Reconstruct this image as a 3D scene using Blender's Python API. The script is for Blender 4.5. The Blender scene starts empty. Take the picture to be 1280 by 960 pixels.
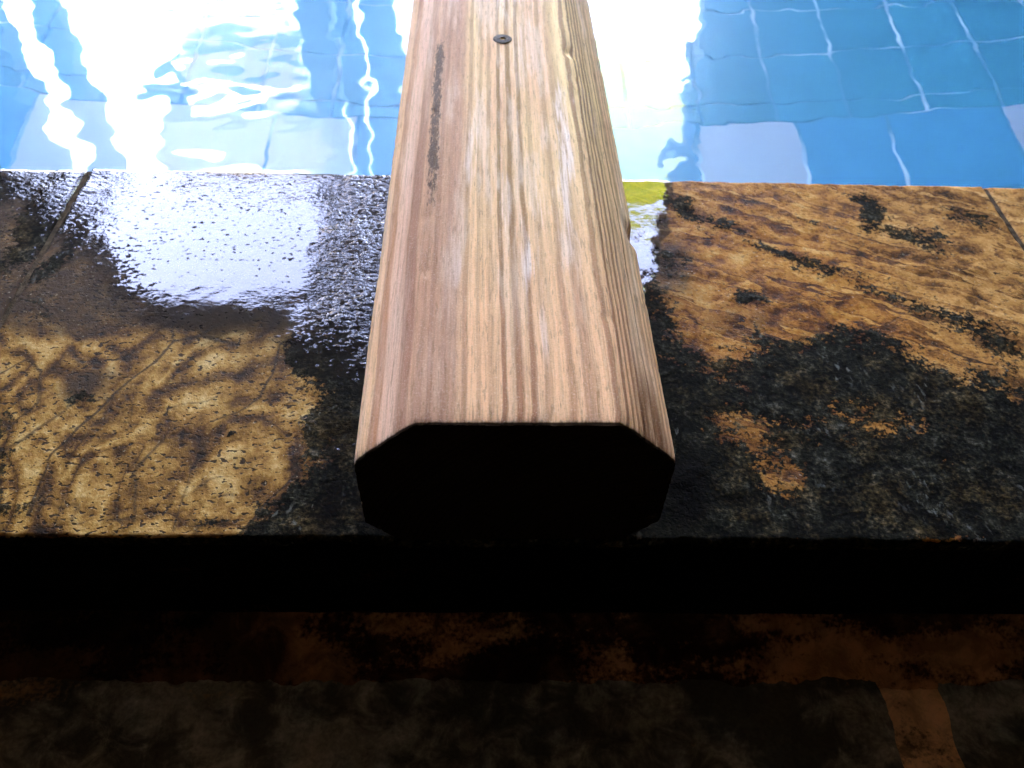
import bpy, bmesh, math, random
import numpy as np
from mathutils import Vector, Matrix
R = math.radians
random.seed(7)
sc = bpy.context.scene
COL = sc.collection

# ------------------------------------------------------------------ camera, sky, sun, exposure
cam = bpy.data.cameras.new('camera')
cam.sensor_width = 36.0
cam.lens = 36.0 * 1017.8 / 1280.0
cam.clip_start = 0.01
cam.clip_end = 2000
cam.dof.use_dof = True
cam.dof.focus_distance = 0.375
cam.dof.aperture_fstop = 17.0
camo = bpy.data.objects.new('camera', cam)
COL.objects.link(camo)
yaw, pitch, roll = 0.04507, 0.84872, 0.04609
f = Vector((math.sin(yaw) * math.cos(pitch), math.cos(yaw) * math.cos(pitch), -math.sin(pitch)))
r0 = Vector((math.cos(yaw), -math.sin(yaw), 0))
u0 = r0.cross(f)
rr = math.cos(roll) * r0 + math.sin(roll) * u0
uu = -math.sin(roll) * r0 + math.cos(roll) * u0
m = Matrix((rr, uu, -f)).transposed().to_4x4()
m.translation = Vector((-0.00433, -0.20067, 0.34115))
camo.matrix_world = m
sc.camera = camo

SUN_EL, SUN_AZ = 48.0, 205.0            # azimuth clockwise from +Y (the viewing direction)
w = bpy.data.worlds.new('World')
sc.world = w
w.use_nodes = True
wn = w.node_tree.nodes
sky = wn.new('ShaderNodeTexSky')
sky.sky_type = 'NISHITA'
sky.sun_disc = False
sky.sun_elevation = R(SUN_EL)
sky.sun_rotation = R(SUN_AZ)
sky.air_density = 1.0
sky.dust_density = 2.6
sky.ozone_density = 4.0
bg = wn['Background']
bg.inputs['Strength'].default_value = 0.15
w.node_tree.links.new(sky.outputs['Color'], bg.inputs['Color'])
sun = bpy.data.lights.new('sun', 'SUN')
sun.energy = 4.5
sun.angle = R(0.5)
sun.color = (1.0, 0.95, 0.88)
suno = bpy.data.objects.new('sun', sun)
COL.objects.link(suno)
sd = Vector((math.sin(R(SUN_AZ)) * math.cos(R(SUN_EL)), math.cos(R(SUN_AZ)) * math.cos(R(SUN_EL)), math.sin(R(SUN_EL))))
suno.rotation_euler = sd.to_track_quat('Z', 'Y').to_euler()
suno.location = (0, -4, 8)
sc.view_settings.view_transform = 'Standard'
sc.view_settings.look = 'None'
sc.view_settings.gamma = 1
sc.view_settings.use_curve_mapping = False
sc.view_settings.exposure = 6.78
sc.view_settings.use_white_balance = True            # the phone's own white balance, set for open shade
sc.view_settings.white_balance_temperature = 8500
sc.view_settings.white_balance_tint = 32
sc.cycles.use_denoising = True
sc.cycles.max_bounces = 10
sc.cycles.diffuse_bounces = 4
sc.cycles.caustics_refractive = True
sc.cycles.caustics_reflective = False
sc.cycles.sample_clamp_indirect = 20

# ------------------------------------------------------------------ node helpers
class NT:
    def __init__(self, name):
        self.m = bpy.data.materials.new(name)
        self.m.use_nodes = True
        self.t = self.m.node_tree
        self.n = self.t.nodes
        self.b = self.n['Principled BSDF']
        self.out = self.n['Material Output']
        self._pos = None
    def put(self, sock, v):
        if isinstance(v, bpy.types.NodeSocket):
            self.t.links.new(v, sock)
        elif isinstance(v, (tuple, list)):
            v = tuple(v)
            if sock.type == 'RGBA' and len(v) == 3:
                v = v + (1,)
            sock.default_value = v
        else:
            sock.default_value = v
    def pos(self):
        if self._pos is None:
            self._pos = self.n.new('ShaderNodeNewGeometry').outputs['Position']
        return self._pos
    def obj(self):
        return self.n.new('ShaderNodeTexCoord').outputs['Object']
    def attr(self, name):
        a = self.n.new('ShaderNodeAttribute')
        a.attribute_name = name
        return a.outputs['Fac']
    def math(self, op, a, b=0.0, c=0.0, clamp=False):
        x = self.n.new('ShaderNodeMath')
        x.operation = op
        x.use_clamp = clamp
        self.put(x.inputs[0], a); self.put(x.inputs[1], b); self.put(x.inputs[2], c)
        return x.outputs[0]
    def add(self, a, b): return self.math('ADD', a, b)
    def sub(self, a, b): return self.math('SUBTRACT', a, b)
    def mul(self, a, b): return self.math('MULTIPLY', a, b)
    def vmath(self, op, a, b=(0, 0, 0)):
        x = self.n.new('ShaderNodeVectorMath')
        x.operation = op
        self.put(x.inputs[0], a); self.put(x.inputs[1], b)
        return x.outputs[0]
    def sep(self, v):
        x = self.n.new('ShaderNodeSeparateXYZ')
        self.put(x.inputs[0], v)
        return x.outputs[0], x.outputs[1], x.outputs[2]
    def comb(self, a, b, c):
        x = self.n.new('ShaderNodeCombineXYZ')
        self.put(x.inputs[0], a); self.put(x.inputs[1], b); self.put(x.inputs[2], c)
        return x.outputs[0]
    def noise(self, v, scale=5.0, detail=2.0, rough=0.5, dist=0.0, color=False):
        x = self.n.new('ShaderNodeTexNoise')
        self.put(x.inputs['Vector'], v)
        x.inputs['Scale'].default_value = scale
        x.inputs['Detail'].default_value = detail
        x.inputs['Roughness'].default_value = rough
        x.inputs['Distortion'].default_value = dist
        return x.outputs['Color' if color else 'Fac']
    def vor(self, v, scale, feature='F1', rnd=1.0):
        x = self.n.new('ShaderNodeTexVoronoi')
        x.feature = feature
        self.put(x.inputs['Vector'], v)
        x.inputs['Scale'].default_value = scale
        x.inputs['Randomness'].default_value = rnd
        return x.outputs['Distance']
    def step(self, v, lo, hi, a=0.0, b=1.0):
        x = self.n.new('ShaderNodeMapRange')
        x.interpolation_type = 'SMOOTHSTEP'
        self.put(x.inputs['Value'], v)
        x.inputs['From Min'].default_value = lo
        x.inputs['From Max'].default_value = hi
        x.inputs['To Min'].default_value = a
        x.inputs['To Max'].default_value = b
        return x.outputs['Result']
    def ramp(self, v, stops, interp='LINEAR'):
        x = self.n.new('ShaderNodeValToRGB')
        x.color_ramp.interpolation = interp
        e = x.color_ramp.elements
        while len(e) < len(stops):
            e.new(0.5)
        for k, (p, c) in enumerate(stops):
            e[k].position = p
            e[k].color = (tuple(c) + (1,)) if isinstance(c, (tuple, list)) else (c, c, c, 1)
        self.put(x.inputs[0], v)
        return x.outputs[0]
    def mix(self, f, a, b, mode='MIX'):
        x = self.n.new('ShaderNodeMix')
        x.data_type = 'RGBA'
        x.blend_type = mode
        self.put(x.inputs[0], f); self.put(x.inputs[6], a); self.put(x.inputs[7], b)
        return x.outputs[2]
    def fmix(self, f, a, b):
        x = self.n.new('ShaderNodeMix')
        x.data_type = 'FLOAT'
        self.put(x.inputs[0], f); self.put(x.inputs[2], a); self.put(x.inputs[3], b)
        return x.outputs[0]
    def bump(self, h, strength=1.0, dist=0.001, normal=None):
        x = self.n.new('ShaderNodeBump')
        self.put(x.inputs['Strength'], strength)
        x.inputs['Distance'].default_value = dist
        self.put(x.inputs['Height'], h)
        if normal is not None:
            self.put(x.inputs['Normal'], normal)
        return x.outputs[0]
    def set(self, **kw):
        for k, v in kw.items():
            self.put(self.b.inputs[k.replace('_', ' ')], v)
        return self.m

def plain(name, col, rough=0.7, var=0.25, scale=6.0, bump=0.0, spec=0.3):
    t = NT(name)
    n = t.noise(t.obj(), scale, 5, 0.6)
    c = t.mix(t.step(n, 0.3, 0.7), tuple(x * (1 - var) for x in col), tuple(min(1, x * (1 + var)) for x in col))
    kw = dict(Base_Color=c, Roughness=rough, Specular_IOR_Level=spec)
    if bump:
        kw['Normal'] = t.bump(t.noise(t.obj(), scale * 6, 4), bump, 0.01)
    return t.set(**kw)

# ------------------------------------------------------------------ numpy noise
_rng = np.random.RandomState(11)
_perm = _rng.permutation(512)
_perm = np.concatenate([_perm, _perm])
_ang = _rng.rand(512) * 2 * np.pi
_g = np.stack([np.cos(_ang), np.sin(_ang)], 1)
def perlin(x, y):
    xi = np.floor(x).astype(int); yi = np.floor(y).astype(int)
    xf = x - xi; yf = y - yi
    u = xf * xf * xf * (xf * (xf * 6 - 15) + 10); v = yf * yf * yf * (yf * (yf * 6 - 15) + 10)
    def gr(ix, iy, dx, dy):
        h = _perm[(_perm[ix % 512] + iy) % 512]
        return _g[h, 0] * dx + _g[h, 1] * dy
    a = gr(xi, yi, xf, yf); b = gr(xi + 1, yi, xf - 1, yf)
    c = gr(xi, yi + 1, xf, yf - 1); d = gr(xi + 1, yi + 1, xf - 1, yf - 1)
    return (a + u * (b - a)) * (1 - v) + (c + u * (d - c)) * v
def fbm(x, y, scale, octs=4, gain=0.5, ox=0.0):
    s = np.zeros_like(x); amp = 1.0; k = scale
    for i in range(octs):
        s += amp * perlin(x * k + 17.3 * i + ox, y * k + 9.1 * i + ox * 0.7)
        amp *= gain; k *= 2.03
    return s
def sstep(v, a, b):
    t = np.clip((v - a) / (b - a), 0, 1)
    return t * t * (3 - 2 * t)
def seg_dist(x, y, pts):
    d = np.full_like(x, 9.0)
    for (ax, ay), (bx, by) in zip(pts[:-1], pts[1:]):
        vx, vy = bx - ax, by - ay
        t = np.clip(((x - ax) * vx + (y - ay) * vy) / (vx * vx + vy * vy), 0, 1)
        d = np.minimum(d, np.hypot(x - ax - t * vx, y - ay - t * vy))
    return d
def poly_sdf(x, y, pts):
    """distance to a polygon, positive inside"""
    p = list(pts) + [pts[0]]
    d = seg_dist(x, y, p)
    ins = np.zeros(x.shape, bool)
    for (ax, ay), (bx, by) in zip(p[:-1], p[1:]):
        c = ((ay > y) != (by > y)) & (x < (bx - ax) * (y - ay) / (by - ay + 1e-12) + ax)
        ins ^= c
    return np.where(ins, d, -d)
def ell(x, y, cx, cy, rx, ry, ang=0.0):
    c, s = math.cos(ang), math.sin(ang)
    dx, dy = x - cx, y - cy
    return np.hypot((dx * c + dy * s) / rx, (-dx * s + dy * c) / ry)
mm = lambda pts: [(a / 1000.0, b / 1000.0) for a, b in pts]

# ------------------------------------------------------------------ object helpers
def link(name, me, mat=None, parent=None, smooth=False):
    o = bpy.data.objects.new(name, me)
    COL.objects.link(o)
    if mat:
        me.materials.append(mat)
    if parent:
        o.parent = parent
    if smooth:
        me.polygons.foreach_set('use_smooth', [True] * len(me.polygons))
    return o
def empty(name, loc=(0, 0, 0), **props):
    o = bpy.data.objects.new(name, None)
    COL.objects.link(o)
    o.location = loc
    o.empty_display_size = 0.05
    for k, v in props.items():
        o[k] = v
    return o
def tag(o, **props):
    for k, v in props.items():
        o[k] = v
    return o
def grid_mesh(name, X, Y, Z):
    """X,Y,Z arrays (ny,nx) -> mesh"""
    ny, nx = X.shape
    me = bpy.data.meshes.new(name)
    co = np.stack([X, Y, Z], -1).reshape(-1, 3)
    i = np.arange(ny * nx).reshape(ny, nx)
    q = np.stack([i[:-1, :-1], i[:-1, 1:], i[1:, 1:], i[1:, :-1]], -1).reshape(-1, 4)
    me.vertices.add(len(co)); me.vertices.foreach_set('co', co.ravel())
    me.loops.add(q.size); me.loops.foreach_set('vertex_index', q.ravel())
    me.polygons.add(len(q)); me.polygons.foreach_set('loop_start', np.arange(len(q)) * 4)
    me.update(calc_edges=True)
    return me
def set_attr(me, name, arr):
    a = me.attributes.new(name, 'FLOAT', 'POINT')
    a.data.foreach_set('value', np.asarray(arr, dtype=np.float32).ravel())
def box_mesh(name, x0, x1, y0, y1, z0, z1, bevel=0.0):
    bm = bmesh.new()
    bmesh.ops.create_cube(bm, size=1.0)
    for v in bm.verts:
        v.co = Vector((x0 if v.co.x < 0 else x1, y0 if v.co.y < 0 else y1, z0 if v.co.z < 0 else z1))
    if bevel:
        bmesh.ops.bevel(bm, geom=bm.edges[:], offset=bevel, segments=2, affect='EDGES', profile=0.5)
    me = bpy.data.meshes.new(name)
    bm.to_mesh(me); bm.free()
    return me
def box(name, x0, x1, y0, y1, z0, z1, mat, parent=None, bevel=0.0):
    return link(name, box_mesh(name, x0, x1, y0, y1, z0, z1, bevel), mat, parent)

# ------------------------------------------------------------------ materials: slate
def slate_material():
    t = NT('slate')
    P = t.pos()
    wcol = t.noise(P, 22, 3, 0.55, color=True)
    W = t.vmath('ADD', P, t.vmath('SCALE', t.vmath('SUBTRACT', wcol, (.5, .5, .5))))
    W.node.inputs[1].links[0].from_node.inputs['Scale'].default_value = 0.018
    blk_a, vein_a, wet_a, calm_a, tone_a, dark_a = [t.attr(k) for k in ('blk', 'vein', 'wet', 'calm', 'tone', 'dark')]
    fine = t.noise(P, 420, 4, 0.65)
    mid = t.noise(W, 90, 5, 0.62)
    big = t.noise(W, 26, 4, 0.55)
    # ochre body of the stone: riven layers whose broken rims run as swirling bands
    x, y, z = t.sep(W)
    qn = t.add(t.noise(t.vmath('MULTIPLY', P, (1.25, .8, 1.0)), 8.5, 2, .5, 1.6), t.mul(t.sub(t.noise(P, 60, 5, .7), .5), .060))
    sawl = t.math('FRACT', t.mul(qn, 6.6))
    sv = t.comb(t.add(t.mul(x, .42), y), t.mul(t.sub(x, t.mul(y, .42)), .16), 0.0)
    qr = t.add(t.noise(sv, 26, 3, .55, .3), t.mul(t.sub(t.noise(sv, 170, 3, .65), .5), .16))
    sawr = t.math('FRACT', t.mul(qr, 7.0))
    rt = t.attr('right')
    shade_a = t.attr('front_shade')
    body = t.add(t.add(t.mul(mid, .55), t.mul(big, .38)), t.mul(t.sub(fine, .35), .22))
    body = t.add(t.mul(t.sub(body, .5), 1.35), t.fmix(rt, .525, .50))
    bl = t.add(body, t.mul(t.sub(t.math('PINGPONG', sawl, .5), .25), .50))
    br = t.add(body, t.mul(t.sub(sawr, .5), .20))
    ochre = t.ramp(bl, [(.26, (.012, .006, .002)), (.39, (.082, .031, .006)), (.51, (.225, .102, .017)), (.62, (.38, .195, .045)), (.76, (.56, .36, .13))])
    orange = t.ramp(br, [(.26, (.014, .005, .001)), (.38, (.11, .028, .003)), (.50, (.32, .112, .013)), (.61, (.47, .195, .032)), (.75, (.58, .32, .09))])
    col = t.mix(rt, ochre, orange)
    tan = t.ramp(br, [(.26, (.022, .010, .004)), (.40, (.17, .064, .012)), (.54, (.42, .19, .044)), (.75, (.60, .33, .11))])
    col = t.mix(t.mul(rt, t.step(t.add(tone_a, t.mul(t.sub(mid, .5), .6)), .65, .25, 0.0, 1.0)), col, tan)
    rim = t.math('MAXIMUM', t.mul(t.step(sawl, .0, .070, .95, 0.0), t.sub(1.0, rt)), t.mul(t.step(sawr, .0, .14, .50, 0.0), rt))
    rim = t.mul(rim, t.step(t.noise(P, 34, 3, .6), .38, .55))
    col = t.mix(t.mul(rim, .80), col, (.030, .014, .005))
    # dark contour veins
    vn = t.step(t.add(vein_a, t.add(t.mul(t.sub(fine, .5), .6), t.mul(t.sub(big, .5), 1.0))), .28, .75)
    col = t.mix(t.mul(vn, .85), col, (.020, .012, .006))
    # general darkening patches of iron and algae
    col = t.mix(t.step(t.add(dark_a, t.mul(t.sub(mid, .5), .7)), .30, .85), col, (.040, .020, .008))
    # pits and specks
    pd = t.noise(P, 38, 3, .6)
    sp1 = t.noise(t.vmath('MULTIPLY', P, (.75, 1.15, 1.0)), 400, 1, .5)
    pits = t.step(t.add(sp1, t.mul(t.sub(pd, .5), .34)), .60, .665)
    sp2 = t.noise(t.vmath('MULTIPLY', P, (.9, 1.1, 1.0)), 150, 2, .55)
    pits2 = t.step(t.add(sp2, t.mul(t.sub(pd, .5), .35)), .695, .74)
    pit = t.mul(t.math('MAXIMUM', pits, pits2), t.fmix(rt, 1.0, .55))
    col = t.mix(t.mul(pit, .92), col, (.012, .007, .003))
    lightsp = t.step(t.noise(P, 520, 2, .6), .64, .74)
    col = t.mix(t.mul(lightsp, .35), col, (.62, .50, .30))
    # black slate, mottled olive and rust, with pale mineral scratches
    bf = t.add(t.mul(fine, .45), t.mul(mid, .55))
    black = t.ramp(bf, [(.34, (.0010, .0010, .0009)), (.47, (.0040, .0042, .0028)), (.55, (.013, .013, .0080)), (.62, (.045, .043, .030)), (.70, (.16, .155, .12))])
    rusty = t.ramp(bf, [(.34, (.003, .002, .001)), (.47, (.012, .008, .003)), (.57, (.046, .030, .011)), (.68, (.17, .11, .045))])
    black = t.mix(t.mul(t.step(t.add(t.noise(P, 27, 4, .65), t.mul(t.sub(fine, .5), .5)), .47, .66), .75), black, rusty)
    scr = t.mul(t.step(t.noise(P, 24, 2, .5), .52, .64), t.step(t.noise(t.vmath('MULTIPLY', W, (1.0, .5, 1.0)), 260, 3, .6), .57, .70))
    black = t.mix(t.mul(scr, .7), black, (.11, .115, .095))
    strk = t.noise(sv, 120, 4, .7)
    edge_n = t.add(t.mul(t.sub(mid, .5), 1.15), t.add(t.mul(t.sub(t.noise(P, 330, 5, .75), .5), 1.5), t.mul(t.mul(t.sub(strk, .5), .8), rt)))
    bk = t.step(t.add(blk_a, edge_n), .40, .60)
    col = t.mix(bk, col, black)
    col = t.mix(t.step(t.add(shade_a, t.mul(t.sub(mid, .5), .5)), .4, .6), col, (.0022, .0017, .0014))  # painted shade, near black, on the front face and beside the timber
    # film of water: a level that floods the grain, so it breaks into grains inside and beads outside
    glit = t.noise(t.vmath('MULTIPLY', P, (.66, 1.0, 1.0)), 400, 2, .5)
    spn = t.add(t.mul(glit, .72), t.add(t.mul(t.noise(P, 80, 2), .20), t.mul(t.noise(P, 640, 1), .08)))
    thr = t.step(wet_a, 0.0, 1.0, .80, .335)
    thr.node.interpolation_type = 'LINEAR'
    film = t.step(t.sub(spn, thr), -.012, .012)
    damp = t.step(t.add(wet_a, t.mul(t.sub(t.noise(P, 60, 4, .6), .5), .5)), .25, .62)
    col = t.mix(t.mul(damp, .80), col, (.010, .007, .005))
    # relief
    h = t.add(t.add(t.mul(fine, .6), t.mul(mid, 1.5)), t.mul(pit, -0.35))
    nb = t.bump(h, .7, .0011)
    # the film of water: still in the hollow, broken by the grain of the stone elsewhere
    gx = t.noise(P, 620, 2, .5)
    rough_film = t.bump(t.add(glit, t.mul(gx, .35)), t.fmix(calm_a, .42, .02), .0014)
    t.set(Base_Color=col, Roughness=t.fmix(bk, .72, .85), Normal=nb, Coat_Weight=film, Coat_Roughness=.02, Coat_Normal=rough_film)
    t.put(t.b.inputs['Specular IOR Level'], t.fmix(t.math('MAXIMUM', t.math('MAXIMUM', bk, damp), shade_a), .08, .03))
    t.b.inputs['Coat IOR'].default_value = 1.355
    return t.m
M_slate = slate_material()

# ------------------------------------------------------------------ coping stones
def slate_fields(x, y):
    wx = x + .010 * fbm(x, y, 30, 3, ox=3.1); wy = y + .010 * fbm(x, y, 30, 3, ox=8.7)
    n1 = fbm(x, y, 45, 4, ox=1.7)
    n2 = fbm(x, y, 18, 3, ox=5.2)
    right = sstep(x, .02, .09)
    # ---- black slate areas
    edge = mm([(60, 330), (88, 160), (98, 142), (118, 122), (128, 111), (161, 133), (193, 146), (229, 137), (263, 112), (330, 92), (420, 80), (420, -20), (60, -20)])
    low = poly_sdf(wx, wy, edge)
    blk = sstep(low + .012 * n1, -.034, .030)
    blk *= 1 - .66 * np.exp(-ell(wx, wy, .131, .070, .020, .016) ** 2 * 1.2)
    blk *= 1 - .58 * np.exp(-ell(wx, wy, .148, .040, .014, .022, .3) ** 2 * 1.1)
    blk *= 1 - .45 * np.exp(-ell(wx, wy, .205, .075, .045, .016) ** 2)
    blk *= 1 - .6 * np.exp(-ell(wx, wy, .213, .004, .016, .004) ** 2)
    blk = np.maximum(blk, .95 * np.exp(-ell(wx, wy, .157, .172, .013, .010, -.6) ** 2 * 1.3))
    blk = np.maximum(blk, .65 * np.exp(-ell(wx, wy, .198, .149, .006, .005) ** 2))
    blk = np.maximum(blk, .86 * np.exp(-ell(wx, wy, .262, .262, .014, .036, -.12) ** 2 * 1.1))
    blk = np.maximum(blk, .68 * np.exp(-ell(wx, wy, .285, .240, .036, .020, -.4) ** 2 * 1.1))
    blk = np.maximum(blk, .62 * np.exp(-ell(wx, wy, .330, .258, .026, .014) ** 2))
    blk = np.maximum(blk, .60 * np.exp(-ell(wx, wy, .112, .205, .022, .020) ** 2))
    blk = np.maximum(blk, .8 * np.exp(-ell(wx, wy, .095, .165, .018, .03) ** 2))
    d = seg_dist(wx, wy, mm([(118, 280), (130, 266), (143, 250), (160, 236), (180, 221), (217, 199), (248, 181), (275, 158), (314, 132), (380, 100)]))
    wid = .0045 + .0035 * n2 + .004 * sstep(x, .2, .3)
    blk = np.maximum(blk, (.58 + .26 * n2) * np.exp(-(d / np.maximum(wid * 2.2, .004)) ** 2))
    d2 = seg_dist(wx, wy + .012 * n2, mm([(150, 290), (200, 262), (240, 240), (330, 200), (400, 180)]))
    blk = np.maximum(blk, .36 * np.exp(-(d2 / .005) ** 2))
    blk = np.maximum(blk, .95 * sstep(.013 + .004 * n1 - wy, -.006, .006) * sstep(np.abs(wx - .01), .10, .08))  # blackens the front edge under the timber
    # left: dark along the timber and in the front corner
    bl = poly_sdf(wx, wy, mm([(-30, 175), (-84, 175), (-100, 150), (-122, 125), (-112, 104), (-97, 92), (-103, 66), (-88, 48), (-96, 34), (-116, 22), (-124, 10), (-128, -20), (-30, -20)]))
    blk = np.maximum(blk, sstep(bl + .012 * n1, -.022, .022))
    for (cx, cy, rx, ry, a, s) in [(-.140, .004, .010, .008, 0, .6), (-.245, .012, .030, .010, .2, .75), (-.262, .040, .026, .055, .2, .68), (-.268, .155, .020, .020, 0, .45), (-.300, .235, .018, .06, -.1, .9),
                                   (-.222, .087, .012, .006, .2, .7), (-.140, .062, .007, .004, .3, .8), (-.340, .270, .03, .02, 0, .8), (-.275, .205, .012, .05, -.15, .75)]:
        blk = np.maximum(blk, s * np.exp(-ell(wx, wy, cx, cy, rx, ry, a) ** 2 * 1.2))
    # ---- contour veins, left half
    q = fbm(x, y, 11, 2, ox=2.2) + .16 * fbm(x, y, 40, 2, ox=6.0)
    line = np.abs(((q * 5.0) % 1.0) - .5) * 2
    vein = sstep(line, .80, 1.0) * .55
    for pts, wd, s in [([(-192, 150), (-186, 127), (-190, 112), (-201, 96), (-215, 73), (-227, 47), (-222, 14)], .0010, .9),
                       ([(-124, 128), (-127, 91), (-140, 78), (-152, 71)], .0011, .8), ([(-101, 39), (-112, 22), (-121, 1)], .0012, .9),
                       ([(-173, 10), (-180, 38), (-172, 60), (-158, 55), (-151, 30), (-152, 4)], .0016, .6),
                       ([(-275, 98), (-262, 112), (-248, 104), (-243, 82), (-254, 62), (-275, 58)], .0014, .7),
                       ([(-225, 97), (-212, 105), (-200, 97), (-206, 84), (-222, 82)], .0012, .6),
                       ([(-186, 127), (-170, 133), (-150, 128)], .0016, .6), ([(-260, 40), (-240, 60), (-225, 85)], .0018, .6)]:
        d = seg_dist(x + .004 * n2 + .0015 * n1, y + .004 * fbm(x, y, 18, 3, ox=9.9), mm(pts))
        vein = np.maximum(vein, s * np.exp(-(d / wd) ** 2))
    vein *= (1 - right)
    # ---- browner, darker zones
    dark = .75 * sstep(wy, .10, .155) * (1 - right) * (1 - .7 * np.exp(-ell(wx, wy, -.185, .118, .03, .02) ** 2))
    dark = np.maximum(dark, .8 * np.exp(-ell(wx, wy, -.222, .096, .026, .016, .25) ** 2 * 1.2) * (1 - right))
    dark = np.maximum(dark, .75 * np.exp(-ell(wx, wy, .108, .20, .03, .05, -.3) ** 2))
    dark = np.maximum(dark, .55 * np.exp(-ell(wx, wy, .150, .150, .04, .03, -.5) ** 2))
    dark = np.maximum(dark, .5 * sstep(low, -.035, .005) * right)
    # ---- wet film
    wet = poly_sdf(wx, wy, mm([(-420, 340), (-380, 285), (-318, 240), (-268, 200), (-232, 160), (-213, 142), (-178, 128), (-118, 120), (-100, 104), (-82, 84), (-66, 66), (-40, 66), (-40, 340)]))
    wet = .30 + .56 * sstep(wet + .006 * n1, -.012, .045) - .30 * sstep(-wet, .004, .045)
    wet = np.maximum(wet, .98 * sstep(poly_sdf(wx, wy, mm([(-236, 196), (-212, 214), (-165, 222), (-130, 205), (-124, 180), (-116, 128), (-178, 128), (-206, 142), (-214, 165)])) + .012 * n2 + .006 * n1, -.012, .024))
    wet -= .12 * sstep(wx, -.125, -.09) * (1 - right)
    wet *= 1 - right * .999
    wr = poly_sdf(wx, wy, mm([(40, 340), (138, 340), (128, 298), (117, 262), (110, 235), (104, 205), (99, 180), (90, 150), (40, 150)]))
    wet = np.maximum(wet, sstep(wr, -.005, .006))
    wet = np.maximum(wet, right * .34 * np.exp(-ell(wx, wy, .115, .20, .045, .07) ** 2))
    wet = np.maximum(wet, .32 * np.exp(-ell(wx, wy, -.085, .06, .05, .06) ** 2) * (1 - right))
    calm = sstep(-.112 - wx + .006 * n1, -.012, .012)
    calm *= 1 - .12 * sstep(wy, .215, .25)
    calm *= 1 - .65 * sstep(-wx + .01 * n2, .245, .285)
    calm = np.maximum(calm, sstep(wr, -.008, .006)) 
    tone = right * (.55 + .5 * np.exp(-ell(wx, wy, .14, .16, .07, .06) ** 2)) * (1 - .5 * sstep(x, .2, .33)) + (1 - right) * .15
    # ---- relief in metres
    z = .0010 * fbm(x, y, 14, 3, ox=4.4) + .00045 * fbm(x, y, 70, 4, .55, ox=7.7)
    z *= 1 - .9 * calm
    z += .0004 * blk
    return dict(blk=blk, vein=vein, wet=wet, calm=calm, tone=tone, dark=dark, right=right), z

def coping_tile(name, x0, x1, res, seed, zoff=0.0, alt=0.0):
    y0, y1, th = 0.0, .2985, .027
    nx = int((x1 - x0) / res); ny = int((y1 - y0) / res)
    gx = np.linspace(x0, x1, nx); gy = np.linspace(y0, y1, ny)
    X, Y = np.meshgrid(gx, gy)
    # broken, hand-split edges
    fe = .0016 * fbm(X, X * 0 + seed, 60, 4, .6); be = .0010 * fbm(X, X * 0 + seed + 3.3, 60, 4, .6)
    le = .0008 * fbm(Y, Y * 0 + seed + 5.1, 60, 3)
    wy0 = np.exp(-((Y - y0) / .010)); wy1 = np.exp(-((y1 - Y) / .010))
    wx0 = np.exp(-((X - x0) / .010)); wx1 = np.exp(-((x1 - X) / .010))
    Xd = X + le * (wx0 - wx1); Yd = Y + fe * wy0 + be * wy1
    fl, z = slate_fields(X, Y)
    de = np.minimum(np.minimum(Y - y0, y1 - Y), np.minimum(X - x0, x1 - X))
    rnd = .0020 + .0012 * fbm(X, Y, 50, 2, ox=seed)
    z = z + zoff - .0022 * (1 - np.clip(de / np.maximum(rnd, .0008), 0, 1)) ** 2
    # skirt all round, down to the underside, turning the sheet into a solid stone
    def ring(A, axis_fn): return axis_fn(A)
    def pad(A): return np.pad(A, 2, mode='edge')
    X2, Y2, Z2 = pad(Xd), pad(Yd), pad(z)
    rough = lambda L, o: .0012 * fbm(L, L * 0 + seed + o, 90, 3, .6)
    for k, dz in ((1, .010), (0, th)):
        for sl in (np.s_[k, :], np.s_[-1 - k, :], np.s_[:, k], np.s_[:, -1 - k]):
            Z2[sl] = -dz + zoff
    for k, o in ((1, 1.0), (0, 2.0)):
        Y2[k, :] += rough(X2[k, :], o) - .0006; Y2[-1 - k, :] += .0004
    me = grid_mesh(name, X2, Y2, Z2)
    fl['front_shade'] = .62 * np.exp(-ell(X, Y, .098, .030, .022, .050, -.25) ** 2) + .55 * np.exp(-ell(X, Y, -.080, .020, .018, .045) ** 2)  # shade painted on the stone beside the timber's lower end corners
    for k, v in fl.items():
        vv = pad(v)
        if alt and k in ('blk',):
            vv = np.clip(vv + alt, 0, 1)
        if k == 'wet':
            vv[:2, :] = 0
        if k == 'front_shade':
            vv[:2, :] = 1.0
        if k == 'blk':                              # the split front face is black slate, its shade painted in near black
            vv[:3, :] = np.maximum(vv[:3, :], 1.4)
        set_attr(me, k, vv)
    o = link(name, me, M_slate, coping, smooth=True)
    return o
coping = empty('pool_coping', (0, 0, 0), category='coping', label='row of wet ochre and black slate coping stones along the pool edge under the timber')
JL, JR = -.2880, .3570
coping_tile('coping_tile', JL + .0008, JR - .0008, .00125, 2.0)
coping_tile('coping_tile', JL - .640, JL - .0008, .0025, 9.0, -.0006, .12)
coping_tile('coping_tile', JR + .0008, JR + .640, .0025, 14.0, .0004)
M_grout = plain('dark_grout', (.07, .048, .028), .9, .5, 160, .4)
M_grout.node_tree.nodes['Principled BSDF'].inputs['Specular IOR Level'].default_value = .03
for gx in (JL, JR):
    box('grout', gx - .0016, gx + .0016, .003, .2955, -.026, -.0008, M_grout, coping)

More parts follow.
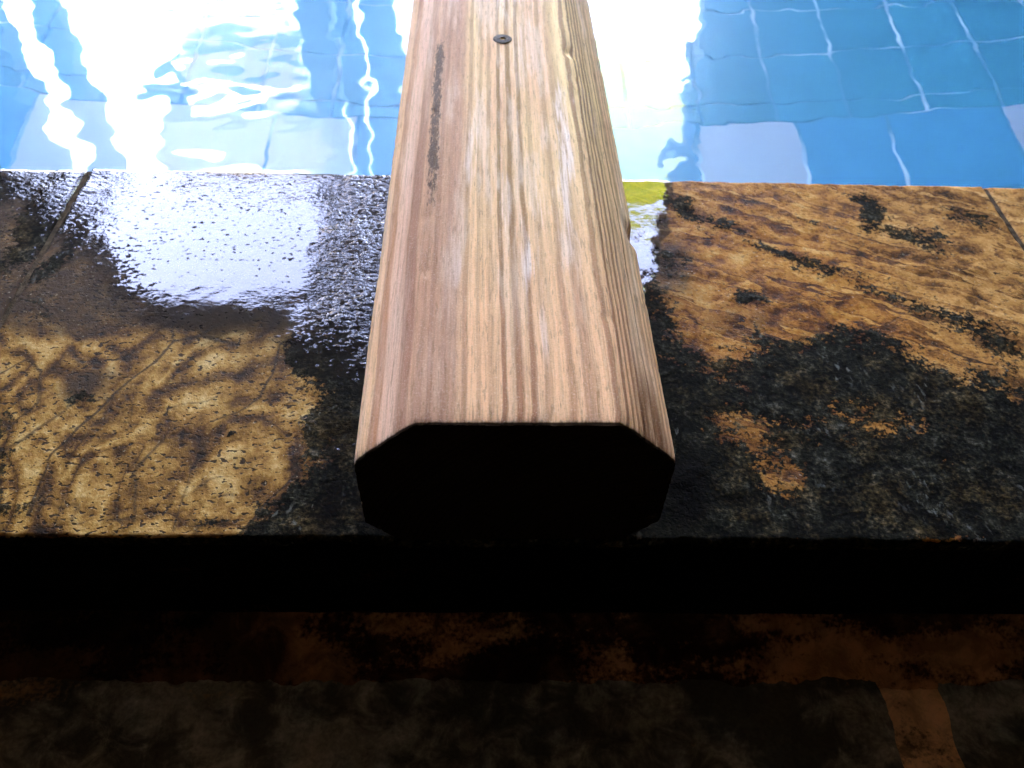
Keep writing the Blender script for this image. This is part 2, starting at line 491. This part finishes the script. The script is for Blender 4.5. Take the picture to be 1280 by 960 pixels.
# ------------------------------------------------------------------ front riser, mortar, lower floor
def rock_material(name, base, rust, amount, left_dark=False):
    t = NT(name)
    P = t.pos()
    mid = t.noise(P, 60, 5, .65, .6)
    fine = t.noise(P, 400, 3, .6)
    c = t.ramp(t.add(t.mul(fine, .4), t.mul(mid, .6)), [(.3, tuple(v * .45 for v in base)), (.5, base), (.66, tuple(v * 1.7 for v in base)), (.76, tuple(v * 4 for v in base))])
    rs = t.step(t.add(t.noise(t.vmath('MULTIPLY', P, (.5, 1, 1.6)), 24, 4, .6), t.mul(t.sub(fine, .5), .3)), amount, amount + .12)
    sm = t.step(t.add(t.noise(P, 13, 4, .65), t.mul(t.sub(mid, .5), .5)), .40, .62, .22, 1.0)
    c = t.mix(sm, tuple(v * .10 for v in base), c)
    c = t.mix(t.mul(rs, .9), c, t.mix(t.step(mid, .35, .65), tuple(v * .5 for v in rust), rust))
    if left_dark:  # mortar gets darker towards the left
        sx, sy, sz = t.sep(P)
        k = t.step(t.add(sx, t.add(t.mul(t.sub(mid, .5), .25), t.mul(t.sub(t.noise(P, 9, 3), .5), .6))), -.17, .06, 1.0, 0.0)
        c = t.mix(t.mul(k, .85), c, (.010, .008, .006))
    return t.set(Base_Color=c, Roughness=.85, Specular_IOR_Level=.03, Normal=t.bump(t.add(t.mul(mid, 1.4), t.mul(fine, .5)), .8, .0018))
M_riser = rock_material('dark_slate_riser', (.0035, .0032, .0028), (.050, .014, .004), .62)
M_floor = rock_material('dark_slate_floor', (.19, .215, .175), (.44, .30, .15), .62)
M_mortar = rock_material('rusty_mortar', (.09, .050, .026), (.56, .30, .14), .47, True)

def slab_tile(name, x0, x1, y0, y1, zt, th, res, mat, parent, seed, amp=.0009):
    nx = max(4, int((x1 - x0) / res)); ny = max(4, int((y1 - y0) / res))
    X, Y = np.meshgrid(np.linspace(x0, x1, nx), np.linspace(y0, y1, ny))
    de = np.minimum(np.minimum(Y - y0, y1 - Y), np.minimum(X - x0, x1 - X))
    Z = zt + amp * fbm(X, Y, 16, 3, ox=seed) + amp * .5 * fbm(X, Y, 90, 3, .6, ox=seed + 2) - .003 * (1 - np.clip(de / .004, 0, 1)) ** 2
    ed = .0040 * fbm(X, Y, 45, 4, .6, ox=seed + 4)
    wgt = np.exp(-de / .008)
    X = X + ed * wgt; Y = Y + (.0040 if amp < .001 else .0016) * fbm(X, Y, 45, 4, .6, ox=seed + 6) * wgt
    X, Y, Z = [np.pad(a, 1, mode='edge') for a in (X, Y, Z)]
    for sl in (np.s_[0, :], np.s_[-1, :], np.s_[:, 0], np.s_[:, -1]):
        Z[sl] = zt - th
    return link(name, grid_mesh(name, X, Y, Z), mat, parent, smooth=True)

step = empty('stone_step', (0, 0, 0), category='step', label='dark slate clad step face below the coping with rusty mortar at its foot')
FZ = -.095
rx = [-1.10, -.62, -.128, .352, .84]
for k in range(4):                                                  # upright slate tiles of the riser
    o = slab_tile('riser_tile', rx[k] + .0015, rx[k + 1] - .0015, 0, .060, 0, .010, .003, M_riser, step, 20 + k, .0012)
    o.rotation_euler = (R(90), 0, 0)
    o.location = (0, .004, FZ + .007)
# bed of mortar under the overhanging stones and the fillet at the foot of the riser
def mortar_strip(name, x0, x1, prof, seed, amp):
    xs = np.linspace(x0, x1, int((x1 - x0) / .0022))
    s = np.linspace(0, 1, 26)
    k = np.linspace(0, 1, len(prof))
    py = np.interp(s, k, [p[0] for p in prof]); pz = np.interp(s, k, [p[1] for p in prof])
    X, S = np.meshgrid(xs, s)
    Y = np.interp(S, s, py); Z = np.interp(S, s, pz)
    n = fbm(X, S * .04, 40, 4, .6, ox=seed)
    env = np.sin(np.pi * np.clip(S, .04, .96))
    Y = Y - amp * n * (.3 + .7 * env); Z = Z + amp * n * env + amp * .5 * fbm(X, S * .03, 180, 3, ox=seed + 1) * env
    return link(name, grid_mesh(name, X, Y, Z), M_mortar, step, smooth=True)
mortar_strip('mortar_bed', -1.1, .84, [(.010, -.0265), (.003, -.0268), (.0035, -.030), (.010, -.031)], 3.0, .0012)
mortar_strip('mortar_fillet', -1.1, .84, [(.003, FZ + .012), (-.003, FZ + .0105), (-.010, FZ + .006), (-.019, FZ + .0040), (-.028, FZ + .0012), (-.040, FZ - .004)], 5.0, .0026)
box('riser_backing', -1.1, .84, .0062, .05, FZ - .02, -.0285, M_riser, step)

floor = empty('patio_floor', (0, 0, FZ), kind='structure')
box('grout_bed', -3.25, 3.25, -3.70, .0, -.03, -.0014, rock_material('floor_grout', (.22, .15, .08), (.85, .58, .30), .42), floor)
fx = [-1.30, -.83, -.300, .228, .76, 1.28]
fy = [-.024, -.33, -.64, -.95, -1.26]
for i in range(5):
    for j in range(4):
        slab_tile('floor_tile', fx[i] + .0145, fx[i + 1] - .0145, fy[j + 1] + .006, fy[j] - .001, 0, .012, .003 if (j == 0 and 0 < i < 4) else .02, M_floor, floor, 40 + i * 5 + j)

# ------------------------------------------------------------------ timber
def wood_material():
    t = NT('sawn_pine')
    # solid growth rings about a pith below the timber
    P = t.obj()
    x, y, z = t.sep(P)
    drift = t.noise(t.comb(0.0, y, 0.0), 3.2, 2, .5)
    wav = t.noise(t.vmath('MULTIPLY', P, (14, 3.2, 14)), 1.0, 2, .5, color=True)
    wx_, wy_, wz_ = t.sep(wav)
    fine_w = t.sub(t.noise(t.vmath('MULTIPLY', P, (150, 5, 150)), 1.0, 3, .6), .5)
    # a knot that bends the grain at the right edge
    kx, ky, kz = .066, .158, .072
    kd = t.vmath('LENGTH', t.vmath('MULTIPLY', t.vmath('SUBTRACT', P, (kx, ky, kz)), (1.0, .55, 1.0)))
    kd = kd.node.outputs['Value']
    kb = t.step(kd, .0, .026, 1.0, 0.0)
    dx = t.sub(x, t.add(.075, t.add(t.mul(t.sub(drift, .5), .007), t.mul(t.sub(wx_, .5), .004))))
    dx = t.add(dx, t.mul(kb, -.007))
    dz = t.add(t.sub(z, -.038), t.mul(t.sub(wz_, .5), .0035))
    r = t.math('SQRT', t.add(t.mul(dx, dx), t.mul(dz, dz)))
    r = t.add(r, t.mul(t.noise(t.comb(t.mul(r, 210), 0.0, 0.0), 1.0, 1, .5), .0036))
    ring = t.add(t.math('DIVIDE', r, .0031), t.mul(fine_w, .05))
    fr = t.math('FRACT', ring)
    ringid = t.noise(t.comb(t.math('FLOOR', ring), 0.0, 3.7), 1.7, 0, .5)
    late = t.ramp(fr, [(0.0, .55), (.06, .02), (.46, .05), (.58, .60), (.66, .95), (.92, 1.0), (1.0, .55)])
    vary = t.noise(t.vmath('MULTIPLY', P, (45, 3.0, 45)), 1.0, 2, .5)
    late = t.mul(late, t.step(t.add(t.mul(ringid, .75), t.mul(vary, .35)), .32, .70, .35, 1.12))
    thin = t.step(t.noise(t.vmath('MULTIPLY', P, (330, 3.0, 330)), 1.0, 3, .6), .57, .66)
    late = t.math('MAXIMUM', late, t.mul(thin, .26))
    # early wood: tan, yellower along the middle, pinker towards the sawn end
    str1 = t.noise(t.vmath('MULTIPLY', P, (38, 2.6, 38)), 1.0, 4, .6)
    str2 = t.noise(t.vmath('MULTIPLY', P, (90, 9.0, 90)), 1.0, 4, .65)
    fib = t.noise(t.vmath('MULTIPLY', P, (900, 34, 900)), 1.0, 3, .6)
    near = t.step(t.add(y, t.mul(t.sub(str1, .5), .22)), .03, .20, 1.0, 0.0)
    early = t.mix(near, (.96, .67, .31), (.98, .55, .28))
    early = t.mix(t.step(str1, .40, .68), early, (.86, .50, .27))
    latec = t.mix(near, (.38, .215, .085), (.47, .205, .100))
    latec = t.mix(t.step(str2, .45, .7, 0.0, .6), latec, (.48, .245, .165))
    col = t.mix(late, early, latec)
    # bleached and scuffed streaks
    side = t.step(x, .010, .034)
    sc1 = t.mul(t.step(t.add(str2, t.mul(t.sub(str1, .5), .8)), .53, .66), t.step(y, .03, .12, .25, 1.0))
    col = t.mix(t.mul(sc1, .45), col, (.92, .72, .48))
    # a planed white streak right of the middle
    def scuff(cx, w_, ya, yb, k):
        global_col = col
        ex = t.math('ABSOLUTE', t.sub(x, t.add(cx, t.mul(t.sub(str1, .5), .012))))
        mk = t.mul(t.step(ex, w_ * .1, w_ * 1.9, 1.0, 0.0), t.mul(t.step(y, ya - .025, ya + .020), t.step(y, yb - .03, yb + .035, 1.0, 0.0)))
        mk = t.step(t.add(t.mul(mk, .55), t.mul(t.sub(t.add(t.mul(str2, .55), t.mul(fib, .45)), .5), 2.2)), .30, .85)
        return t.mix(t.mul(mk, k), global_col, (.93, .80, .66))
    for a_ in ((.032, .006, .17, .285, .9), (.029, .004, .13, .19, .7), (.006, .005, .080, .135, .85), (.016, .006, .12, .15, .6), (-.004, .004, .125, .17, .55),
               (-.022, .005, .15, .24, .55), (-.028, .003, .070, .115, .6), (.012, .003, .03, .08, .4), (.028, .008, .09, .14, .4), (.008, .010, .25, .42, .35)):
        col = scuff(*a_)
    # the left flank is redder heart wood
    flank = t.step(t.add(x, t.mul(z, -1.0)), -.118, -.108, 1.0, 0.0)
    fu = t.add(t.add(t.add(x, z), .0063), t.add(t.mul(t.sub(t.noise(t.vmath('MULTIPLY', P, (6, 7.0, 6)), 1.0, 2, .5), .5), .016), t.mul(t.sub(str2, .5), .003)))
    fcol = t.ramp(t.math('DIVIDE', fu, .0524, clamp=True), [(0.0, (.90, .56, .31)), (.20, (.88, .52, .28)), (.23, (.44, .170, .085)), (.36, (.50, .20, .105)), (.40, (.84, .50, .33)),
                  (.60, (.80, .47, .33)), (.66, (.74, .41, .27)), (.69, (.38, .165, .105)), (.86, (.42, .19, .125)), (.90, (.66, .36, .21)), (1.0, (.50, .25, .15))])
    fcol = t.mix(t.step(str2, .42, .70, 0.0, .42), fcol, (.90, .66, .48))
    col = t.mix(t.mul(flank, .82), col, fcol)
    # brown iron stain at the right end corner
    st = t.mul(t.step(t.vmath('LENGTH', t.vmath('MULTIPLY', t.vmath('SUBTRACT', P, (.056, .0, .074)), (1.0, .30, 1.0))).node.outputs['Value'], .006, .017, 1.0, 0.0), t.step(str2, .40, .55))
    col = t.mix(t.mul(st, .85), col, (.20, .065, .020))
    # knot
    col = t.mix(t.mul(t.step(kd, .002, .0075, 1.0, 0.0), .9), col, (.085, .045, .022))
    # black mildew along the left arris
    ax = t.sub(x, t.sub(-.0405, t.mul(y, .006)))
    mild_n = t.noise(t.vmath('MULTIPLY', P, (620, 150, 620)), 1.0, 4, .75)
    ml = t.mul(t.step(t.math('ABSOLUTE', t.add(ax, t.mul(t.sub(str2, .5), .006))), .0, .0068, 1.0, 0.0), t.mul(t.step(y, .100, .19), t.step(y, .30, .34, 1.0, 0.0)))
    ml = t.step(t.add(ml, t.mul(t.sub(mild_n, .5), 2.6)), .50, .90)
    col = t.mix(t.mul(ml, .88), col, (.035, .030, .026))
    # dirt specks in the grain of the right flank
    rf = t.step(t.add(x, z), .122, .130)
    dk = t.mul(t.step(t.noise(t.vmath('MULTIPLY', P, (420, 60, 420)), 1.0, 3, .6), .60, .70), t.mul(rf, t.step(y, .04, .08)))
    col = t.mix(t.mul(dk, .6), col, (.14, .09, .05))
    ridge = t.noise(t.vmath('MULTIPLY', P, (480, 5.0, 480)), 1.0, 2, .5)
    col = t.mix(t.step(ridge, .52, .64, 0.0, .20), col, (.30, .16, .07))
    col = t.mix(t.step(fib, .30, .60, .26, 0.0), col, (.20, .12, .07))
    frn = t.noise(t.vmath('MULTIPLY', P, (700, 160, 700)), 1.0, 3, .7)
    fray = t.step(t.add(t.mul(y, -160), t.mul(frn, 1.1)), .10, .62)
    col = t.mix(t.mul(fray, .8), col, (.10, .060, .030))
    # the sawn end is painted near black in place of its shade
    end_shade = t.step(y, .0010, .0020, 1.0, 0.0)
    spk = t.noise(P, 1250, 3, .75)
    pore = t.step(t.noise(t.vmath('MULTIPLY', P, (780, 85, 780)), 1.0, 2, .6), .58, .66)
    col = t.mix(t.mul(t.mul(pore, .34), t.sub(1.0, end_shade)), col, (.20, .10, .045))
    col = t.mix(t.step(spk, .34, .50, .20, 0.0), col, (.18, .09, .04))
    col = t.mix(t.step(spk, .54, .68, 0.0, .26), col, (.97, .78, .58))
    col = t.mix(end_shade, col, t.mix(.965, col, (.010, .006, .004)))
    h = t.add(t.mul(late, .55), t.add(t.mul(fib, .75), t.mul(str2, .6)))
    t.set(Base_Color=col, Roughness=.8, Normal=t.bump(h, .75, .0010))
    t.put(t.b.inputs['Specular IOR Level'], t.step(end_shade, 0.0, 1.0, .06, 0.0))
    return t.m
M_wood = wood_material()

def build_beam():
    L = 2.62
    w0, w1, h, c = -.0686, .0686, .0885, .0262
    pts = [(w0, .0), (w0, h - c), (w0 + c, h), (w1 - c, h), (w1, h - c), (w1, .0)]
    b = .016
    pts = [(w0 + b, 0), (w0, b), (w0, h - c), (w0 + c, h), (w1 - c, h), (w1, h - c), (w1, b), (w1 - b, 0)]
    # resample the outline, softening the arrises a little
    out = []
    n = len(pts)
    for i in range(n):
        a = np.array(pts[i]); d = np.array(pts[(i + 1) % n]); p = np.array(pts[i - 1])
        u1 = (p - a) / np.linalg.norm(p - a); u2 = (d - a) / np.linalg.norm(d - a)
        e = .0016
        q0, q1 = a + u1 * e, a + u2 * e
        for s in (0, .5, 1):
            out.append((1 - s) ** 2 * q0 + 2 * s * (1 - s) * a + s * s * q1)
        ln = np.linalg.norm(d - a) - 2 * e
        k = max(2, int(ln / .0016))
        for s in range(1, k):
            out.append(q1 + u2 * (ln * s / k))
    prof = np.array(out)                                     # (m,2)
    ys = np.concatenate([np.linspace(0, .006, 9), np.arange(.008, .55, .0025), np.linspace(.57, L, 60)])
    mN = len(prof)
    U = np.arange(mN) / mN
    PX, YY = np.meshgrid(prof[:, 0], ys)
    PZ = np.meshgrid(prof[:, 1], ys)[0]
    UU = np.meshgrid(np.arange(mN) * .0016, ys)[0]
    cx, cz = 0.0, h / 2
    nl = np.hypot(PX - cx, PZ - cz)
    dn = .00040 * fbm(UU, YY, 22, 3, ox=2.0) + .00022 * fbm(UU * 3, YY * .4, 90, 3, .6, ox=6.0)
    # splintered lip at the sawn end
    lip = np.exp(-YY / .0035)
    dn -= lip * (.0007 + .0009 * np.abs(fbm(UU, YY * 0, 160, 3, .7, ox=9.0)))
    for ex_, ez_ in ((w0, h - c), (w0 + c, h), (w1 - c, h), (w1, h - c)):
        arris = np.exp(-(np.hypot(PX - ex_, PZ - ez_) / .0045) ** 2)
        dn -= arris * (.0004 + .0035 * np.clip(fbm(YY, YY * 0 + ex_ * 50, 34, 3, .6, ox=11.0) - .22, 0, .4) + .0004 * np.abs(fbm(YY, YY * 0 + ez_ * 70 + ex_, 160, 3, .6, ox=13.0)))
    dn -= .0035 * np.exp(-(((PX - w1) / .006) ** 2 + ((PZ - .060) / .009) ** 2 + ((YY - .150) / .007) ** 2))
    X = PX + dn * (PX - cx) / nl; Z = np.maximum(PZ + dn * (PZ - cz) / nl, .0)
    Yv = YY - lip * .0010 * fbm(UU, YY * 0, 240, 3, .7, ox=4.0)
    me = bpy.data.meshes.new('timber_beam')
    rows = len(ys)
    co = np.stack([X, Yv, Z], -1).reshape(-1, 3)
    idx = np.arange(rows * mN).reshape(rows, mN)
    nx_ = np.roll(idx, -1, axis=1)
    q = np.stack([idx[:-1], idx[1:], nx_[1:], nx_[:-1]], -1).reshape(-1, 4)
    # end caps: rings shrinking to the middle, with saw marks
    bm_co = [co]
    faces = [tuple(f_) for f_ in q]
    base = len(co)
    for end, yv in ((0, 0.0), (rows - 1, L)):
        prev = idx[end]
        for s in (.985, .95, .85, .7, .5, .3, .12):
            ringc = np.stack([cx + (prof[:, 0] - cx) * s, np.full(mN, yv) + (.0005 * fbm(prof[:, 0] * s, prof[:, 1] * s, 120, 3, ox=3)), cz + (prof[:, 1] - cz) * s], -1)
            cur = np.arange(base, base + mN); base += mN
            bm_co.append(ringc)
            pn, cn = np.roll(prev, -1), np.roll(cur, -1)
            for a_, b_, c_, d_ in zip(prev, pn, cn, cur):
                faces.append((a_, b_, c_, d_) if end == 0 else (a_, d_, c_, b_))
            prev = cur
        faces.append(tuple(prev) if end == 0 else tuple(prev[::-1]))
    me.from_pydata(np.concatenate(bm_co).tolist(), [], [tuple(int(k) for k in f_) for f_ in faces])
    me.update()
    bmx = bmesh.new(); bmx.from_mesh(me)
    bmesh.ops.recalc_face_normals(bmx, faces=bmx.faces[:])
    bmx.to_mesh(me); bmx.free()
    root = empty('timber_beam', (.0081, .0, .0006), category='beam',
                 label='heavy chamfered pine timber laid across the slate coping and out over the pool')
    root.rotation_euler = (0, 0, R(.72))
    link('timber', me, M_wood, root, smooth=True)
    # screw with a recessed drive
    bm = bmesh.new()
    seg = 40
    r1, zt = .0062, .0889
    prof2 = [(r1, -.0016), (r1, 0.0), (r1 * .93, .0004), (r1 * .34, .0005), (r1 * .28, -.0012), (.0, -.0015)]
    ringv = []
    for (rad, dz) in prof2[:-1]:
        row = []
        for k in range(seg):
            a = 2 * math.pi * k / seg
            q_ = rad * (1 + (.28 * math.cos(6 * a) if rad < r1 * .6 else .012 * math.sin(3 * a + 1)))
            row.append(bm.verts.new((q_ * math.cos(a), q_ * math.sin(a), dz)))
        ringv.append(row)
    for a_, b_ in zip(ringv[:-1], ringv[1:]):
        for k in range(seg):
            bm.faces.new((a_[k], a_[(k + 1) % seg], b_[(k + 1) % seg], b_[k]))
    bm.faces.new(ringv[-1])
    sm = bpy.data.meshes.new('screw'); bm.to_mesh(sm); bm.free()
    t = NT('weathered_screw')
    sP = t.obj()
    cc = t.ramp(t.noise(sP, 520, 4, .6), [(.35, (.018, .012, .008)), (.55, (.050, .034, .020)), (.7, (.11, .075, .040))])
    t.set(Base_Color=cc, Roughness=.8, Metallic=.0, Specular_IOR_Level=.15, Normal=t.bump(t.noise(sP, 900, 3), .5, .0006))
    s = link('screw', sm, t.m, root)
    s.location = (-.0015, .3225, zt - .0002)
    return root
build_beam()

# ------------------------------------------------------------------ pool
def pool_tile_mat(name, c):
    t = NT(name)
    oi = t.n.new('ShaderNodeObjectInfo').outputs['Random']
    n = t.noise(t.pos(), 14, 3)
    k = t.add(t.mul(oi, .6), t.mul(n, .4))
    cc = t.mix(k, tuple(v * .90 for v in c), tuple(min(1, v * 1.10) for v in c))
    return t.set(Base_Color=cc, Roughness=.35)
M_ptile = pool_tile_mat('blue_pool_tile', (.003, .335, .44))
M_reflection = pool_tile_mat('painted_reflection_tile', (.36, .54, .60))  # pale reflection on the water, painted as tile colour
M_border = pool_tile_mat('reflection_tint_tile', (.012, .345, .50))  # border row, its violet tint painting a faint reflection
t = NT('pool_grout')
gn = t.noise(t.pos(), 5.5, 3, .6)
M_pgrout = t.set(Base_Color=t.mix(t.step(gn, .44, .66), (.05, .36, .48), (.52, .78, .82)), Roughness=.8)
PX0, PX1, PY0, PY1, PB = -1.9, 1.9, .285, 2.30, -.712
basin = empty('pool_basin', (0, 0, 0), kind='structure')
box('pool_floor', PX0, PX1, PY0, PY1, PB - .12, PB, M_pgrout, basin)
GAP = .0028
GY = .0014
def ptile(x0, x1, y0, y1, mat, cache={}):
    key = (round(x1 - x0, 4), round(y1 - y0, 4), mat.name)
    if key not in cache:
        me = box_mesh('pool_tile', -(x1 - x0) / 2 + GAP, (x1 - x0) / 2 - GAP, -(y1 - y0) / 2 + GY, (y1 - y0) / 2 - GY, -.006, .0004, 0)
        me.materials.append(mat)
        cache[key] = me
    o = bpy.data.objects.new('pool_tile', cache[key])
    COL.objects.link(o)
    o.parent = basin
    o.location = ((x0 + x1) / 2, (y0 + y1) / 2, PB)
P_ = .1180
gx0 = .4520
xs = [gx0 + P_ * k for k in range(-12, 7)]
ysr = [.972, 1.010] + [1.010 + .1165 * k for k in range(1, 6)]
for a, b in zip(xs[:-1], xs[1:]):
    for c_, d_ in zip(ysr[:-1], ysr[1:]):
        ptile(a, b, c_, d_, M_ptile)
bxs = [-1.03, -.70, -.348, -.215, .145, .322, .480, .622, .800, .955, 1.12]
for k, (a, b) in enumerate(zip(bxs[:-1], bxs[1:])):
    ptile(a, b, .80, .972, M_reflection if k in (1, 2, 5, 8) else M_border)  # this row's colours stand in for reflections on the water
# the rest of the floor and the walls, tiled in the same blue, one mesh
bm = bmesh.new()
def quadbox(bm, x0, x1, y0, y1, z0, z1):
    v = [bm.verts.new((a, b, c_)) for a in (x0, x1) for b in (y0, y1) for c_ in (z0, z1)]
    for f_ in ((0, 1, 3, 2), (4, 6, 7, 5), (0, 4, 5, 1), (2, 3, 7, 6), (0, 2, 6, 4), (1, 5, 7, 3)):
        bm.faces.new([v[k] for k in f_])
for i in range(16):
    for j in range(4):
        if .285 + .1288 * j + .1288 <= .803:
            quadbox(bm, -1.89 + i * .236 + GAP, -1.89 + (i + 1) * .236 - GAP, .287 + .1288 * j + GAP, .287 + .1288 * (j + 1) - GAP, PB - .004, PB + .0004)
    for j in range(6):
        quadbox(bm, -1.89 + i * .236 + GAP, -1.89 + (i + 1) * .236 - GAP, 1.595 + .1166 * j + GAP, 1.595 + .1166 * (j + 1) - GAP, PB - .004, PB + .0004)
for (a, b) in ((-1.89, xs[0]), (xs[-1], 1.89)):
    for j in range(6):
        quadbox(bm, a + GAP, b - GAP, .805 + j * .1316 + GAP, .805 + (j + 1) * .1316 - GAP, PB - .004, PB + .0004)
me = bpy.data.meshes.new('tile_field'); bm.to_mesh(me); bm.free()
tag(link('tile_field', me, M_ptile, basin), kind='stuff')
M_pwall = pool_tile_mat('blue_pool_wall', (.03, .30, .42))
box('pool_wall', PX0, PX1, PY0 - .05, PY0, PB, -.0275, M_pwall, basin)
box('pool_wall', PX0, PX1, PY1, PY1 + .1, PB, -.03, M_pwall, basin)
box('pool_wall', PX0 - .1, PX0, PY0 - .05, PY1 + .1, PB, -.03, M_pwall, basin)
box('pool_wall', PX1, PX1 + .1, PY0 - .05, PY1 + .1, PB, -.03, M_pwall, basin)

WL = -.012
def water():
    ys_ = np.concatenate([np.arange(PY0, .75, .003), np.linspace(.755, PY1, 130)])
    xs_ = np.concatenate([np.linspace(PX0, -.66, 60), np.arange(-.65, .75, .004), np.linspace(.76, PX1, 60)])
    X, Y = np.meshgrid(xs_, ys_)
    q = .00042 * fbm(X * .9, Y, 9.0, 2, .45, ox=1.0)
    left = sstep(-X, -.05, .12)
    q = q * (1.0 + .3 * left)
    q += .00015 * left * fbm(X, Y * 1.2, 26, 2, .4, ox=12.0)
    q += .00019 * fbm(X, Y, 30, 2, .4, ox=15.0)
    # small disturbed zone where the timber's drips fall
    dz = np.exp(-ell(X, Y, .120, .335, .05, .04) ** 2) + .45 * np.exp(-ell(X, Y, .16, .45, .05, .14) ** 2)
    q += .00030 * dz * fbm(X, Y, 60, 3, .5, ox=20.0)
    me = grid_mesh('pool_water', X, Y, WL + q)
    t = NT('pool_water')
    t.n.remove(t.b)
    g = t.n.new('ShaderNodeBsdfGlass')
    g.inputs['IOR'].default_value = 1.333
    g.inputs['Roughness'].default_value = 0.0
    g.inputs['Color'].default_value = (.93, .98, 1.0, 1)
    t.t.links.new(g.outputs[0], t.out.inputs[0])
    return tag(link('pool_water', me, t.m, None, smooth=True), kind='structure')
water()

# ------------------------------------------------------------------ the pool house round the camera, unseen walls added for shade, and what the water mirrors
M_dark = plain('dark_stained_timber', (.012, .010, .008), .75, .4, 9)
M_soffit = plain('fill_soffit', (.25, .165, .115), .8, .4, 9)  # roof underside lightened and warmed to bounce fill light onto the floor
house = empty('pool_house', (0, 0, FZ), category='pool house', label='dark timber pool house whose posts and front mirror in the water, other walls added for shade')
OX0, OX1, FY = -1.66, .705, 2.50
box('added_rear_wall', -3.2, 3.2, -3.75, -3.6, 0, 2.6, M_dark, house)  # unseen walls added to keep light off faces turned to the camera
box('added_side_wall', -3.3, -3.2, -3.75, FY + .10, 0, 2.6, M_dark, house)
box('added_side_wall', 3.2, 3.3, -3.75, FY + .10, 0, 2.6, M_dark, house)
box('roof', -3.5, 3.5, -3.95, FY + .22, 2.6, 2.8, M_soffit, house)
box('lintel', -3.2, 3.2, FY, FY + .10, 2.36, 2.6, M_dark, house)
box('front_wall', -3.2, OX0, FY, FY + .10, .0, 2.36, M_dark, house)
box('front_wall', OX1, 3.2, FY, FY + .10, .0, 2.36, M_dark, house)
for px, pw in ((-.605, .100), (-.492, .066), (-.378, .112)):
    box('post', px - pw / 2, px + pw / 2, FY + .012, FY + .088, .0, 2.36, M_dark, house, .004)
box('gate_post', -1.53, -1.45, FY + .012, FY + .088, .0, 1.64, M_dark, house, .004)
M_deck = plain('poolside_paving', (.05, .045, .04), .85, .3, 5)
box('pool_surround', -3.2, PX0 - .1, .0, FY, .0, .085, M_deck, house)
box('pool_surround', PX1 + .1, 3.2, .0, FY, .0, .085, M_deck, house)
box('pool_surround', PX0 - .1, PX1 + .1, PY1 + .1, FY + .1, -.1, .085, M_deck, house)

# ------------------------------------------------------------------ garden, sail and house beyond (seen only as reflections)
bm = bmesh.new()
gp = [(-900, FY + .11), (900, FY + .11), (900, 900), (-900, 900)]
bm.faces.new([bm.verts.new((a, b, FZ - .01)) for a, b in gp])
me = bpy.data.meshes.new('garden_ground'); bm.to_mesh(me); bm.free()
t = NT('garden_ground')
tag(link('garden_ground', me, t.set(Base_Color=t.mix(t.noise(t.pos(), .6, 5), (.080, .072, .062), (.125, .112, .095)), Roughness=.9)), kind='structure')

sail = empty('shade_sail', (1.0, 7.0, 2.0), category='shade sail', label='yellow green shade sail mirrored beside the timber on the wet stone')
s_ = np.linspace(0, 1, 14)
A, B = np.meshgrid(s_, s_)
C00, C10, C11, C01 = [np.array(v, float) for v in ((.20, 7.0, 2.75), (2.6, 7.0, 3.95), (2.8, 7.7, 5.65), (.15, 7.8, 5.75))]
Pq = ((1 - A) * (1 - B))[..., None] * C00 + (A * (1 - B))[..., None] * C10 + (A * B)[..., None] * C11 + ((1 - A) * B)[..., None] * C01
Pq[..., 1] += .25 * np.sin(np.pi * A) * np.sin(np.pi * B)
Pq -= np.array((1.0, 7.0, 2.0))
t = NT('sail_cloth')
link('cloth', grid_mesh('cloth', Pq[..., 0], Pq[..., 1], Pq[..., 2]), t.set(Base_Color=t.mix(t.noise(t.obj(), 60, 3), (.036, .054, .005), (.043, .064, .006)), Roughness=.95, Specular_IOR_Level=0.0), sail, smooth=True)
for (x, y, h) in ((.20, 7.0, 2.75), (2.6, 7.0, 3.95), (2.8, 7.7, 5.65), (.15, 7.8, 5.75)):
    bm = bmesh.new()
    bmesh.ops.create_cone(bm, cap_ends=True, segments=10, radius1=.045, radius2=.035, depth=h + .1, matrix=Matrix.Translation((x - 1.0, y - 7.0, (h - .1) / 2 - 2.0)))
    me = bpy.data.meshes.new('mast'); bm.to_mesh(me); bm.free()
    link('mast', me, M_dark, sail)

nb = empty('neighbour_house', (-5.55, 17.0, FZ), category='house', label='dark clad house with stacked white balconies mirrored in the pool left of the timber')
M_fac = plain('dark_green_cladding', (.055, .092, .080), .85, .12, 1.5, spec=.0)
M_bal = plain('white_render', (.30, .31, .30), .85, .06, 2)
M_felt = plain('roof_felt', (.018, .018, .018), .95, .3, 3, spec=.0)
M_win = plain('dark_window', (.02, .03, .04), .2, .2, 2)
box('wall', -1.20, 1.45, .0, 5.0, 0, 9.9, M_fac, nb)
for k in range(4):
    zz = 2.9 + 1.95 * k
    box('balcony', -1.3 + .2 * (k % 2), 1.3, -.8, -.01, zz, zz + .16, M_bal, nb)
    box('balcony_rail', -1.3 + .2 * (k % 2), .2 + .5 * (k % 2), -.8, -.75, zz + .17, zz + .34, M_bal, nb)
    for a in (-1.1, .3):
        box('window', a, a + .8, -.03, .0, zz + .45, zz + 1.6, M_win, nb)
box('roof', -2.15, 1.7, -.35, 5.3, 9.9, 11.1, M_felt, nb)
